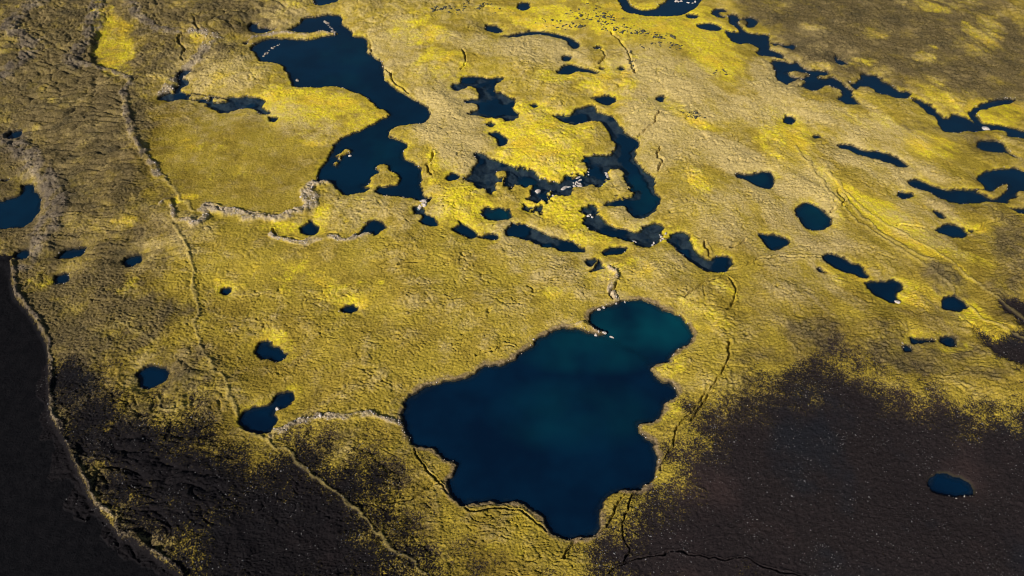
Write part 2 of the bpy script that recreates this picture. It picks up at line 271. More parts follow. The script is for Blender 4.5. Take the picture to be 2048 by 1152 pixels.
TRACKS = [  # low pale moss welts
    [(332,366),(352,388),(368,412),(394,432)], [(352,458),(376,496),(390,532),(392,572),(399,626),(397,682),(424,726),(446,760),(460,792),(476,832)],
    [(478,862),(540,886),(590,922),(626,962),(690,1002),(740,1052),(780,1092),(856,1152)],
    [(1585,300),(1640,368),(1700,436),(1800,506),(1880,560),(1960,640),(2060,694)], [(1640,330),(1720,420),(1850,500),(1960,580),(2060,650)], [(1680,395),(1760,470),(1860,530)],
    [(320,800),(335,828),(370,826),(400,810)], [(190,682),(230,660),(262,658),(310,690)]]
SANDS = [   # (label, polygon, softness m)
    ('black sand plain filling the lower left corner', [(-200,500),(0,512),(28,520),(26,560),(34,597),(58,624),(82,662),(97,692),(101,730),(104,790),(107,837),(125,866),(143,896),(153,926),(177,972),(189,1006),(225,1046),(250,1079),(276,1085),(308,1110),(338,1131),(380,1170),(380,1300),(-300,1300)], 1.2),
    ('brown black gravel plain filling the lower right', [(1190,1250),(1188,1120),(1160,1098),(1205,1075),(1268,988),(1312,955),(1350,885),(1400,818),(1450,795),(1540,752),(1620,722),(1690,708),(1740,745),(1800,775),(1880,800),(1960,815),(2060,812),(2300,820),(2300,1300)], 20.0),
    ('rough black lava field between left sand and moss', [(112,720),(170,720),(205,770),(300,795),(330,835),(420,835),(462,875),(500,895),(560,890),(620,872),(690,895),(770,925),(800,985),(810,1060),(870,1115),(960,1200),(960,1300),(320,1300),(310,1170),(280,1128),(220,1082),(140,1002),(110,922),(80,835),(85,760)], 26.0),
    ('reddish brown sand at the right edge', [(1955,672),(1995,682),(2048,672),(2060,690),(2300,700),(2300,800),(2060,752),(2010,735),(1965,705)], 4.0),
    ('dark brown sand tongue at the right edge', [(2005,612),(2060,602),(2300,600),(2300,690),(2060,668),(2020,645)], 4.0),
]
# cover patches on the survey sheet: (x, y, rx, ry, turn deg, strength)
VIVID = [(600,215,80,40,8,.9),(560,232,40,26,25,1),(690,225,80,34,5,.6),(640,280,60,14,-8,.5),(1080,275,100,62,0,1),(1100,330,70,36,10,1),(1000,240,45,30,0,.6),(1120,420,70,30,10,1),(1170,470,60,22,15,.7),
 (1270,20,150,16,3,.45),(1330,60,160,34,5,.7),(1120,42,160,20,5,.75),(1430,120,70,42,40,.7),(1290,140,90,26,5,.65),(1180,165,110,22,5,.7),(1330,230,110,26,14,.65),(835,75,62,28,10,.75),(880,145,60,40,10,.55),
 (840,35,60,16,0,.4),(232,105,40,66,-10,.8),(215,60,26,50,-15,.7),(320,165,40,9,5,.6),(400,88,22,9,0,.7),(560,20,50,24,0,.4),(475,165,80,18,-5,.4),(1400,375,26,34,-20,.75),(1210,350,34,20,0,.8),(1320,470,70,14,10,.6),(1380,490,30,14,30,.6),
 (1200,545,40,18,0,.7),(1270,545,40,26,0,.45),(930,420,60,46,20,.8),(880,350,30,70,0,.55),(690,420,60,50,0,.35),(640,455,20,26,0,.7),(580,460,40,16,0,.5),(1560,270,60,46,40,.75),(1680,390,90,22,40,.7),(1790,455,110,22,33,.95),
 (1900,520,90,30,30,.5),(1640,425,40,60,-25,.6),(1700,560,50,26,25,.55),(1830,600,50,34,20,.6),(1950,640,80,22,35,.8),(1870,690,70,20,0,.45),(1990,232,62,28,0,.8),(1890,190,70,22,20,.5),(1850,120,22,22,30,.5),(1962,78,44,40,10,.6),(1745,80,34,12,0,.4),(1620,60,26,10,0,.4),(1870,28,40,8,10,.55),
 (1890,15,60,18,0,.5),(1700,235,110,16,12,.55),(1860,300,80,22,18,.6),(1720,130,40,12,0,.5),(1630,140,40,10,0,.5),(700,590,90,26,0,.35),(560,560,120,50,0,.3),(690,610,34,14,0,.7),(450,580,24,14,0,.6),(545,690,50,20,15,.5),
 (1430,620,90,60,0,.3),(1100,590,60,20,0,.3),(250,455,30,10,0,.6),(375,402,20,12,0,.6),(260,580,50,26,0,.3),(95,575,50,26,0,.4),(60,280,30,60,0,.2),(1340,735,40,24,0,.6),(1330,850,40,40,0,.4),(960,920,30,40,0,.35),
 (1030,1080,70,40,0,.35),(900,1000,40,60,0,.2),(1150,980,10,10,0,.0),(1940,390,30,16,20,.5),(1930,450,40,12,20,.7),(820,350,14,14,0,.5),(30,110,40,20,0,.35),(20,30,40,14,-30,.35),(400,330,100,60,0,.22),(480,250,100,30,0,.15)]
DRY = [(900,240,60,60,0,.9),(930,300,50,50,0,.9),(860,270,40,18,0,.7),(700,430,70,50,0,.4),(790,100,50,60,40,.6),(1090,100,80,34,5,.8),(1330,150,110,40,20,.75),(1400,210,110,30,20,.6),(1290,230,50,40,40,.8),(1300,300,60,60,30,.7),
 (1380,290,120,26,22,.6),(1480,330,80,30,30,1),(1600,400,70,70,30,.8),(1650,480,80,40,30,.8),(1700,250,140,26,14,.7),(1760,330,110,34,20,.8),(1850,440,80,50,20,.6),(1600,560,80,60,0,.45),(1100,520,120,50,15,.55),(1020,470,40,30,0,.5),
 (1260,440,40,26,20,.8),(980,100,120,16,10,.6),(1530,200,50,60,40,.7),(420,150,110,46,0,.45),(430,230,110,34,0,.4),(640,130,60,30,0,.45),(560,40,60,24,0,.45),(600,250,90,30,20,.5),(800,430,80,40,0,.4),(960,640,140,40,10,.2),(1330,560,70,60,0,.4),
 (1480,440,110,60,10,.55),(1540,620,80,60,0,.25),(1060,400,40,10,0,.3),(220,260,90,90,0,.3),(340,470,60,40,0,.3),(1560,130,60,60,30,.5),(1640,95,70,30,20,.7),(870,190,60,60,20,.5),(1880,640,60,30,20,.4),(1240,360,26,24,0,.7),(1200,600,60,12,0,.5)]
LAVA_AND_VIGNETTE = [(150,790,60,150,10,.95),(215,930,60,110,35,.9),(300,1080,80,70,30,.9),(80,620,60,90,20,.6),(40,900,20,20,0,.0),(1790,70,280,95,8,1.0),(1990,140,120,80,10,.9),(1560,20,90,26,0,.7),(1640,170,90,30,20,.5),(1850,270,100,18,12,.35),(1960,300,60,24,10,.5),(100,60,150,110,-30,.95),(70,330,120,150,0,.95),(180,220,120,110,20,.9),(420,25,170,40,0,.8),
 (300,80,60,60,30,.7),(370,130,110,30,-10,.6),(200,390,150,60,0,.75),(140,520,160,70,0,.75),(180,640,150,80,10,.8),(100,160,110,60,-30,.8),(20,440,60,60,0,.6),(300,560,70,90,0,.35),(380,700,80,90,0,.4),(1350,140,60,26,10,.25),(960,60,40,22,0,.3),
 (1890,570,70,22,35,.6),(1900,720,170,40,5,.75),(1700,670,120,40,8,.5),(1580,700,110,40,-5,.5),(760,120,40,20,30,.3),(1480,780,60,30,0,.5),(870,960,90,110,20,.4),(640,900,130,40,10,.35),(480,60,60,50,0,.4),(740,20,60,20,0,.3),
 (1130,760,1,1,0,0),(1420,700,60,60,0,.2),(2040,440,60,120,0,.45),(2030,560,60,90,0,.4),(1980,480,120,60,0,.2),(330,800,80,60,0,.5)]  # lava tracts; those at left and corners also paint in edge vignette darkening
VIGNETTE = [(70,320,280,430,0,1),(250,30,330,90,0,.85),(1830,70,340,120,5,.75),(2040,420,150,280,0,.6),(1800,690,300,90,0,.6),(400,800,200,160,0,.55),(820,1060,260,140,10,.5),(160,640,200,160,0,.6),(600,820,420,260,10,.28),(440,330,230,150,0,.3),(1650,560,260,140,0,.3),(1000,1080,300,110,0,.3),(230,1040,170,170,0,.8)]   # vignette darkening of the edges, put into the moss and rock colour
SMOOTH = [(470,330,170,110,0,1),(560,240,150,50,0,.5),(690,220,90,50,0,.8),(1290,50,300,60,5,.9),(1420,130,90,60,40,.7),(230,100,42,62,0,.8),(1990,232,62,28,0,1),(1830,280,120,40,18,.7),(600,520,150,60,0,.6),(870,110,120,70,10,.5),(1790,455,140,26,33,.7)]
FLOW = [(165,260,100,150,0,1),(230,330,70,60,20,.7),(110,120,110,120,0,.8),(420,25,170,40,0,.8),(220,470,180,70,0,.6),(280,1000,180,130,0,.8),(330,800,150,80,0,.6)]

# ------------------------------------------------------------------ terrain field
xa, ya = ground(1024, 1152 + 70); xb, yb = ground(1024, -60)
NC, NR = 1220, 930
s_in = np.linspace(-1.16, 1.16, NC)
out = 1.16 + np.cumsum(0.004 * 1.42 ** np.arange(22))
S = np.concatenate([-out[::-1], s_in, out])
vrow = np.linspace(1152 + 70, -60, NR); _, y_in = ground(np.full(NR, 1024.0), vrow)
y_far = y_in[-1] + np.cumsum(1.6 * 1.45 ** np.arange(25)); y_near = y_in[0] - np.cumsum(0.5 * 1.5 ** np.arange(15))
Yr = np.concatenate([y_near[::-1], y_in, y_far])
half = (np.maximum(Yr, y_in[0] - 30) * CP + H * SP) * HALF
X = (S[None, :] * half[:, None]); Y = np.repeat(Yr[:, None], len(S), 1)
GR, GC = X.shape
X = X.ravel(); Y = Y.ravel()
jx = noise(X, Y, 1.7, 301); jy = noise(X, Y, 1.7, 302)
DENSE = np.zeros((GR, GC), bool); DENSE[15:15 + NR, 22:22 + NC] = True; DENSE = DENSE.ravel()

def warp_shore(x, y):
    u_, v_ = plan(x, y); k = 1.3 * (1 - sst(.3, 1.4, ((u_ - 1110) / 170) ** 2 + ((v_ - 380) / 75) ** 2)) + .7 * (1 - sst(.3, 1.4, ((u_ - 1700) / 260) ** 2 + ((v_ - 180) / 110) ** 2)) + .6 * (1 - sst(.3, 1.4, ((u_ - 430) / 120) ** 2 + ((v_ - 195) / 50) ** 2))
    ex, ey = k * (1.5 * noise(x, y, 4.2, 7) + .8 * noise(x, y, 1.9, 8)), k * (1.8 * noise(x, y, 4.2, 9) + .9 * noise(x, y, 1.9, 10))
    return (ex + x + .9 * noise(x, y, 5.0, 1) + .45 * noise(x, y, 1.9, 2) + .25 * noise(x, y, .9, 5),
            ey + y + .9 * noise(x, y, 5.0, 3) + .45 * noise(x, y, 1.9, 4) + .25 * noise(x, y, .9, 6))

def water_field(x, y):
    """signed distance to the nearest shore (negative in water)"""
    wx, wy = warp_shore(x, y); d = np.full(x.shape, 60.0)
    for nm, lb, polys, mk in LAKES:
        for W in polys:
            i, q = field_sdist(wx, wy, W, 30.0)
            if len(i): d[i] = np.minimum(d[i], q)
    for lb, W in ISLES_W:
        i, q = field_sdist(wx, wy, W, 6.0)
        if len(i): d[i] = np.maximum(d[i], -q)
    return d

D = water_field(X, Y)
U, V = plan(X, np.maximum(Y, -150)); 
bw = 22 * (260.0 / (np.maximum(Y, 60) + 120))
UW = U + bw * fbm(X, Y, 26, 21, 4, .6); VW = V + .6 * bw * fbm(X, Y, 26, 31, 4, .6)

def cover(blobs, power=1.0):
    r = np.zeros(X.shape)
    for cx, cy, rx, ry, a, st in blobs:
        i = np.nonzero((np.abs(UW - cx) < 2.2 * max(rx, ry)) & (np.abs(VW - cy) < 2.2 * max(rx, ry)))[0]
        if not len(i): continue
        c, s = math.cos(math.radians(a)), math.sin(math.radians(a)); dx, dy = UW[i] - cx, VW[i] - cy
        q = ((dx * c + dy * s) / rx) ** 2 + ((-dx * s + dy * c) / ry) ** 2
        g = st * (1 - sst(.35, 1.9, q)); r[i] = r[i] + g * (1 - r[i])
    return r
gx0, gy0 = ground(1400, 200); gx1, gy1 = ground(2000, 640); gl = math.hypot(gx1 - gx0, gy1 - gy0); ca, sa_ = (gx1 - gx0) / gl, (gy1 - gy0) / gl
al, ac = X * ca + Y * sa_ + 5 * noise(X, Y, 40, 231), -X * sa_ + Y * ca + 5 * noise(X, Y, 40, 232)
diag = sst(1230, 1480, U + 0 * V) * sst(760, 560, V)
nz = (1 - diag) * fbm(X, Y, 13, 221, 5, .62) + diag * fbm(al / 3.2, ac, 9, 224, 5, .62); nz2 = (1 - diag) * fbm(X, Y, 8, 222, 5, .62) + diag * fbm(al / 2.8, ac, 7, 225, 5, .62); nz3 = fbm(X, Y, 17, 223, 5, .65)
vivid = cover(VIVID); dry = cover(DRY); lava = cover(LAVA_AND_VIGNETTE)  # lava also holds edge vignette darkening at left and corners
vivid = sst(.08, .96, vivid + .5 * nz * sst(0, .3, vivid)); dry = np.clip(.66 * dry + .15 + .30 * nz2 + .12 * diag * nz, 0, 1); lava = np.clip(lava + .55 * nz3 * sst(.03, .4, lava) * (1 - .35 * lava), 0, 1) * (1 - .6 * vivid)
smooth = cover(SMOOTH); flow = cover(FLOW) * (1 - sst(.3, .6, smooth))
darkened = np.clip(cover(VIGNETTE) * (.85 + .45 * nz3), 0, 1) * (1 - .35 * vivid)  # painted edge darkening, broken up by noise
lava_out = sst(1.2, 2.5, np.abs(U / 1024 - 1))                     # beyond the surveyed sheet the lava carries on

sand = np.zeros(X.shape); sand_id = np.full(X.shape, -1)
sx, sy = X + 3 * fbm(X, Y, 14, 41, 4, .6), Y + 3 * fbm(X, Y, 14, 51, 4, .6)
for k, (lb, P, soft) in enumerate(SANDS):
    W = world_poly(P, True, 2)
    hard = soft < 2
    i, q = field_sdist(X + .6 * jx, Y + .6 * jy, W, 25) if hard else field_sdist(sx, sy, W, 45)
    if not len(i): continue
    g = sst(soft, -soft, q + (0 if hard else soft * .5 * noise(X[i], Y[i], 14, 61) + soft * .28 * noise(X[i], Y[i], 5, 62) + soft * .3 * noise(X[i], Y[i], 1.6, 63)))
    sand[i] = np.maximum(sand[i], g); sand_id[i[q < 0]] = k
black_field = (sand_id == 2)
left_sand = (sand_id == 0)

flow = flow * (1 - left_sand); fade = sst(0, .7, D); fade2 = sst(0, 22, D)
land = D > 0
# --- relief
macro = 1.0 + 1.1 * fbm(X, Y, 75, 71, 3) + .4 * noise(X, Y, 22, 75)
macro = np.maximum(macro, -.2 + .1 * macro)
wx = X + 2.2 * noise(X, Y, 9, 81) + .8 * noise(X, Y, 3.1, 82); wy = Y + 2.2 * noise(X, Y, 9, 83) + .8 * noise(X, Y, 3.1, 84)
def plates(sc, s, edge, ax=1.0, ay=1.0):
    b = np.abs(noise(wx * ax, wy * ay, sc, s)); return b / (b + edge)
far = sst(230, 520, Y)
big = plates(7.5, 91, .07, .6, 1.15); mid = plates(2.9, 92, .10, .62, 1.2); fin = plates(1.45, 93, .16, .75, 1.1)
tuft = plates(1.0, 94, .25)
patch = sst(-.35, .45, noise(X, Y, 16, 95)); patch2 = sst(-.3, .5, noise(X, Y, 34, 96))
# flow wrinkles: pahoehoe ropes bent by a slow warp
cxr, cyr = ground(190, 30); rr = np.hypot(X - cxr, (Y - cyr)) + 9 * noise(X, Y, 40, 97) + 2.6 * noise(X, Y, 11, 98) + .6 * noise(X, Y, 3.5, 95); th = np.arctan2(X - cxr, cyr - Y + 1e-6) * 60
fest = sst(330, 270, np.abs(U - 200) + .6 * np.abs(V - 300))
hx, hy = X + 4 * noise(X, Y, 25, 198), Y + 7 * noise(X, Y, 30, 197) + 2.8 * noise(X, Y, 10, 199) + .6 * noise(X, Y, 3.5, 194)
def ridged(a, c, sc, s_, e, st):
    q = np.abs(noise(a / st, c, sc, s_)); return q / (q + e)
rope = fest * ridged(th, rr, 8.5, 98, .22, 1.7) + (1 - fest) * ridged(hx, hy, 8.0, 96, .22, 2.2)
rope2 = fest * ridged(th, rr, 4.0, 100, .18, 1.4) + (1 - fest) * ridged(hx, hy, 3.8, 99, .18, 1.6)
rough = (1 - .75 * smooth) * (1 - .85 * sand * (1 - .55 * black_field))
rel = rough * (.40 * big * patch * (.3 + .8 * patch2) + .55 * mid * (.25 + .8 * patch) + .46 * fin + .32 * tuft) + .28 * tuft * smooth * (1 - sand)
cr1 = np.abs(noise(wx * .55, wy * 1.2, 5.2, 251)); cr2 = np.abs(noise(wx * .6, wy * 1.15, 2.7, 252))
gate = sst(-.25, .35, noise(X, Y, 6, 253)) * (.35 + .65 * patch)
lod = 1 + far
crev = gate * (sst(.075 * lod, .01, cr1) + .7 * sst(.085 * lod, .01, cr2) * sst(-.2, .4, noise(X, Y, 5, 254)))
rel -= rough * .8 * np.minimum(crev, 1.2) * (1 - .6 * flow)
rel = rel * (1 - .85 * flow) + flow * (3.0 * rope * (.6 + .5 * patch2) + 1.7 * rope2 + .3 * mid + .35 * fin) * (1 - .4 * sand)
rel += lava * (1 - sand) * (1 - .85 * flow) * .5 * (mid * fin + .4 * plates(5.2, 101, .2))
rel += far * rough * (1 - flow) * (.5 * plates(5.0, 106, .12, .7, 1.0) + .5 * plates(9.0, 107, .08, .7, 1.0))
rel += sand * (.07 * noise(X, Y, 2.2, 102) + .05 * noise(X, Y, 1.0, 103)) + sand * (1 - left_sand) * .24 * np.maximum(0, noise(X, Y, 1.6, 104)) ** 1.5
rel += black_field * sand * (.9 * np.maximum(0, rope - .55) * patch2 + .5 * np.maximum(0, fbm(X, Y, 7, 105)))
Z = np.where(land, .16 + .75 * (1 - np.exp(-np.maximum(D, 0) / .4)) + fade2 * macro * (1 - .5 * sand) + fade * rel * (.3 + .7 * sst(0, 7, D)), 0.0)
Z += np.where(land, .25 * fade * noise(X, Y, .7, 110) * rough, 0)
drop = left_sand * (1 - .0 * sand)
i, q = field_sdist(X, Y, world_poly(SANDS[0][1], True, 2), 25)
step = np.zeros(X.shape); step[i] = sst(0, -2.2, q); Z = Z - np.where(land & (D > 3), 1.2 * step * sst(3, 8, D), 0)
# tracks and walls
wallA = plates(2.6, 132, .15); wallB = plates(4.8, 133, .12)
wall = np.zeros(X.shape); wall_id = np.full(X.shape, -1)
lx, ly = X + 1.6 * noise(X, Y, 9, 125) + .7 * noise(X, Y, 4, 121) + .3 * noise(X, Y, 1.6, 122), Y + 1.6 * noise(X, Y, 9, 126) + .7 * noise(X, Y, 4, 123) + .3 * noise(X, Y, 1.6, 124)
for k, (lb, P, hw, ht) in enumerate(WALLS):
    W = world_poly(P, False); sc = 1.0
    i, q = line_dist(lx, ly, W, hw * 2 + 3)
    width = hw * (1 + .55 * noise(X[i], Y[i], 9, 131 + k) + .35 * noise(X[i], Y[i], 3.5, 171 + k)) 
    prof = 1 - sst(.45 * width, 1.15 * width, q)
    crest = (.30 + .45 * wallA[i] + .55 * wallB[i]) * (.55 + .6 * sst(-.5, .4, noise(X[i], Y[i], 14, 181 + k)))
    Z[i] += np.where(D[i] > .4, prof * ht * crest * sst(0, 2.5, D[i]), 0); m = prof > wall[i]
    wall[i] = np.maximum(wall[i], prof * .95 * sst(-.75, .1, noise(X[i], Y[i], 6, 191 + k))); wall_id[i[(q < width)]] = k
track = np.zeros(X.shape)
for P in TRACKS:
    W = world_poly(P, False); i, q = line_dist(lx, ly, W, 6)
    width = .6 + .3 * noise(X[i], Y[i], 9, 141) + .0016 * np.maximum(Y[i] - 120, 0)
    prof = 1 - sst(.3 * width, 1.25 * width, q); Z[i] += prof * .55 * (.6 + .4 * fin[i]) * fade[i]; track[i] = np.maximum(track[i], prof)
for P, wd in CRACKS:
    W = world_poly(P, False); i, q = line_dist(lx, ly, W, 6)
    width = wd * (.36 + .0008 * np.maximum(Y[i] - 100, 0)) * (1 + .5 * noise(X[i], Y[i], 6, 151))
    width = np.maximum(width * (1 - .4 * sand[i]), .15)
    prof = 1 - sst(.35 * width, 1.3 * width, q)
    lip = np.exp(-((q - 1.9 * width) / (.9 * width)) ** 2)
    Z[i] += np.where(D[i] > 0, .3 * lip * fade[i] - 1.7 * wd ** .5 * prof * sst(.4, 3, D[i]), 0)
# pits in the upper yellow plain
pitm = np.zeros(X.shape)
Z = np.where(land, np.maximum(Z, .07 + .05 * noise(X, Y, .8, 160)), Z)
depth = np.maximum(-D, 0)
Z = np.where(land, Z, -.12 - np.minimum(depth * .42, 3.5) + .12 * noise(X, Y, 1.5, 161) * sst(0, 2, depth))
outside = sst(0, 1, np.maximum(np.abs(X / np.repeat(half, GC)) - 1.18, 0) * 3)
Z += outside * 4 * fbm(X, Y, 300, 170, 2) * 0
shore = np.exp(-np.maximum(D, 0) / 1.3) * land

# ------------------------------------------------------------------ materials
def mat(name):
    m = bpy.data.materials.new(name); m.use_nodes = True; n = m.node_tree; return m, n, n.nodes['Principled BSDF']
class NB:
    def __init__(s, nt): s.n = nt
    def new(s, t, **k):
        o = s.n.nodes.new(t)
        for a, b in k.items(): setattr(o, a, b)
        return o
    def lk(s, a, b): s.n.links.new(a, b)
    def mix(s, f, a, b, mode='MIX'):
        o = s.new('ShaderNodeMix', data_type='RGBA', blend_type=mode)
        for sock, val in ((o.inputs[0], f), (o.inputs[6], a), (o.inputs[7], b)):
            if hasattr(val, 'links'): s.lk(val, sock)
            elif isinstance(val, (int, float)): sock.default_value = val
            else: sock.default_value = (*val, 1)
        return o.outputs[2]
    def math(s, op, a, b=0.0, clamp=False):
        o = s.new('ShaderNodeMath', operation=op, use_clamp=clamp)
        for sock, val in ((o.inputs[0], a), (o.inputs[1], b)):
            if hasattr(val, 'links'): s.lk(val, sock)
            else: sock.default_value = val
        return o.outputs[0]
    def ramp(s, x, a, b):
        o = s.new('ShaderNodeMapRange', interpolation_type='SMOOTHSTEP'); s.lk(x, o.inputs[0]); o.inputs[1].default_value = a; o.inputs[2].default_value = b
        return o.outputs[0]
    def noise(s, vec, scale, detail=3, rough=.55):
        o = s.new('ShaderNodeTexNoise'); s.lk(vec, o.inputs['Vector']); o.inputs['Scale'].default_value = scale
        o.inputs['Detail'].default_value = detail; o.inputs['Roughness'].default_value = rough; return o.outputs[0]

def ground_material():
    m, nt, bs = mat('moss_lava_ground'); b = NB(nt)
    pos = b.new('ShaderNodeNewGeometry').outputs['Position']
    A = b.new('ShaderNodeAttribute', attribute_name='cover_a'); B = b.new('ShaderNodeAttribute', attribute_name='cover_b')
    sa = b.new('ShaderNodeSeparateColor'); b.lk(A.outputs['Color'], sa.inputs[0]); sb = b.new('ShaderNodeSeparateColor'); b.lk(B.outputs['Color'], sb.inputs[0])
    sand_, viv, dry_ = sa.outputs; lav_and_vignette, wall_, bed = sb.outputs; red = B.outputs['Alpha']; trk = A.outputs['Alpha']
    n1, n2, n3, n4 = b.noise(pos, .05, 4), b.noise(pos, .28, 4, .65), b.noise(pos, 1.1, 4, .65), b.noise(pos, .6, 3)
    olive = b.mix(b.ramp(n2, .3, .7), (.175, .128, .018), (.285, .205, .030))
    olive = b.mix(b.ramp(n1, .35, .65), olive, b.mix(.5, olive, (.33, .255, .03)))
    yel = b.mix(b.ramp(n4, .35, .7), (.41, .30, .030), (.53, .45, .016))
    yel = b.mix(b.ramp(n1, .5, .62), yel, b.mix(.55, yel, (.52, .33, .028)))
    col = b.mix(b.math('MULTIPLY', viv, b.ramp(b.math('ADD', n2, b.math('MULTIPLY', viv, .55)), .42, .85)), olive, yel)
    tan = b.mix(b.ramp(n3, .3, .7), (.30, .228, .080), (.42, .325, .138))
    dm = b.math('MULTIPLY', b.ramp(b.math('ADD', b.math('MULTIPLY', dry_, .8), b.math('ADD', b.math('MULTIPLY', n3, .5), b.math('MULTIPLY', n2, .25))), .42, 1.12), .9)
    col = b.mix(dm, col, tan)
    dark_at = b.new('ShaderNodeAttribute', attribute_name='darkened'); col = b.mix(dark_at.outputs['Fac'], col, b.mix(1.0, col, (.44, .42, .48), 'MULTIPLY'))  # edge vignette multiplied into the moss colour
    lavc = b.mix(b.ramp(n3, .3, .72), (.050, .039, .017), (.118, .089, .042))
    lavc = b.mix(b.ramp(b.noise(pos, .075, 5, .65), .48, .66), lavc, b.mix(b.ramp(n3, .3, .72), (.028, .025, .013), (.075, .060, .034)))
    lavc = b.mix(b.ramp(b.noise(pos, .055, 5, .65), .54, .70), lavc, (.150, .112, .050))
    lm = b.ramp(b.math('ADD', b.math('MULTIPLY', lav_and_vignette, .85), b.math('MULTIPLY', b.math('SUBTRACT', n2, .5), .7)), .15, .95)
    lm = b.math('MULTIPLY', lm, b.ramp(lav_and_vignette, 0.02, .3))
    col = b.mix(b.math('MULTIPLY', lm, .92), col, lavc)
    rock = b.mix(b.ramp(n3, .3, .7), (.20, .155, .095), (.40, .32, .21))
    rock = b.mix(b.math('MULTIPLY', lav_and_vignette, .75), rock, (.105, .085, .055)); rock = b.mix(b.math('MULTIPLY', b.math('MAXIMUM', sand_, dark_at.outputs['Fac']), .7), rock, (.050, .040, .033))
    wm = b.math('MULTIPLY', wall_, b.ramp(n2, .2, .5))
    col = b.mix(wm, col, rock)
    sandc = b.mix(b.ramp(n2, .3, .7), (.0030, .0030, .0038), (.0055, .0053, .0062))
    brown = b.mix(b.ramp(n3, .3, .75), (.0100, .0080, .0085), (.0200, .0156, .0156))
    nb = b.noise(pos, .022, 4, .6); brown = b.mix(b.ramp(nb, .52, .72), brown, (.025, .0170, .0160)); brown = b.mix(b.ramp(nb, .46, .30), brown, (.0105, .0107, .0130))
    sandc = b.mix(red, sandc, brown)
    sm = b.ramp(b.math('ADD', sand_, b.math('MULTIPLY', b.math('SUBTRACT', b.noise(pos, 1.7, 3, .6), .5), 1.9)), .16, .84)
    sm = b.math('MAXIMUM', b.math('MULTIPLY', sm, b.ramp(sand_, .0, .12)), b.ramp(sand_, .80, 1.0))
    col = b.mix(sm, col, sandc)
    col = b.mix(b.math('MULTIPLY', trk, .7), col, b.mix(b.math('MAXIMUM', lav_and_vignette, sand_), (.26, .20, .06), (.105, .082, .035)))
    fine = b.noise(pos, 2.1, 4, .75)
    col = b.mix(.75, col, b.mix(1.0, col, b.mix(b.ramp(fine, .25, .75), (.55, .55, .58), (1.45, 1.42, 1.4)), 'MULTIPLY'))
    bk = b.new('ShaderNodeAttribute', attribute_name='bank')
    col = b.mix(b.math('MULTIPLY', bk.outputs['Fac'], .85), col, b.mix(b.ramp(n3, .3, .7), (.085, .058, .032), (.20, .145, .085)))
    col = b.mix(bed, col, b.mix(b.ramp(n2, .35, .65), (.055, .048, .050), (.105, .085, .075)))
    wt = b.new('ShaderNodeAttribute', attribute_name='wet'); col = b.mix(wt.outputs['Fac'], col, (.020, .017, .012))
    b.lk(col, bs.inputs['Base Color']); bs.inputs['Roughness'].default_value = .95; bs.inputs['Specular IOR Level'].default_value = .02
    bump = b.new('ShaderNodeBump'); bump.inputs['Strength'].default_value = .8; bump.inputs['Distance'].default_value = .35
    b.lk(b.math('ADD', n3, b.math('MULTIPLY', fine, .6)), bump.inputs['Height']); b.lk(bump.outputs[0], bs.inputs['Normal'])
    return m
M_GROUND = ground_material()

def water_material():
    m, nt, bs = mat('deep_blue_water'); b = NB(nt)
    pos = b.new('ShaderNodeNewGeometry').outputs['Position']
    a = b.new('ShaderNodeAttribute', attribute_name='depth'); t = b.new('ShaderNodeAttribute', attribute_name='teal')
    n = b.noise(pos, .035, 3)
    deep = b.mix(b.ramp(n, .35, .68), (.0005, .0050, .0165), (.0005, .0090, .0255))
    deep = b.mix(t.outputs['Fac'], deep, (.0006, .034, .048))
    nt.nodes.remove(bs); o = nt.nodes['Material Output']
    dif = b.new('ShaderNodeBsdfDiffuse'); b.lk(deep, dif.inputs[0])
    tr = b.new('ShaderNodeBsdfTransparent'); tr.inputs[0].default_value = (.48, .66, .78, 1)
    clear = b.new('ShaderNodeMixShader'); b.lk(b.ramp(a.outputs['Fac'], .0, 1.0), clear.inputs[0]); b.lk(tr.outputs[0], clear.inputs[1]); b.lk(dif.outputs[0], clear.inputs[2])
    gl = b.new('ShaderNodeBsdfGlossy'); gl.inputs['Roughness'].default_value = .08
    bump = b.new('ShaderNodeBump'); bump.inputs['Strength'].default_value = .12; bump.inputs['Distance'].default_value = .1
    b.lk(b.noise(pos, 1.6, 3), bump.inputs['Height']); b.lk(bump.outputs[0], gl.inputs['Normal'])
    fr = b.new('ShaderNodeFresnel'); fr.inputs[0].default_value = 1.33
    mx = b.new('ShaderNodeMixShader'); bf = b.new('ShaderNodeNewGeometry').outputs['Backfacing']; b.lk(b.math('MULTIPLY', fr.outputs[0], b.math('SUBTRACT', 1.0, bf)), mx.inputs[0]); b.lk(clear.outputs[0], mx.inputs[1]); b.lk(gl.outputs[0], mx.inputs[2])
    b.lk(mx.outputs[0], o.inputs[0]); return m
M_WATER = water_material()

def stone_material(name, c1, c2):
    m, nt, bs = mat(name); b = NB(nt); pos = b.new('ShaderNodeNewGeometry').outputs['Position']
    b.lk(b.mix(b.ramp(b.noise(pos, 2.2, 4), .3, .7), c1, c2), bs.inputs['Base Color']); bs.inputs['Roughness'].default_value = .9
    bump = b.new('ShaderNodeBump'); bump.inputs['Distance'].default_value = .08; b.lk(b.noise(pos, 6, 4), bump.inputs['Height']); b.lk(bump.outputs[0], bs.inputs['Normal'])
    return m
M_PALE = stone_material('pale_weathered_rock', (.20, .165, .14), (.42, .37, .33))
M_GREY = stone_material('grey_stone', (.045, .042, .045), (.16, .15, .15))
M_DARK = stone_material('dark_shrub_lump', (.014, .014, .009), (.04, .038, .018))

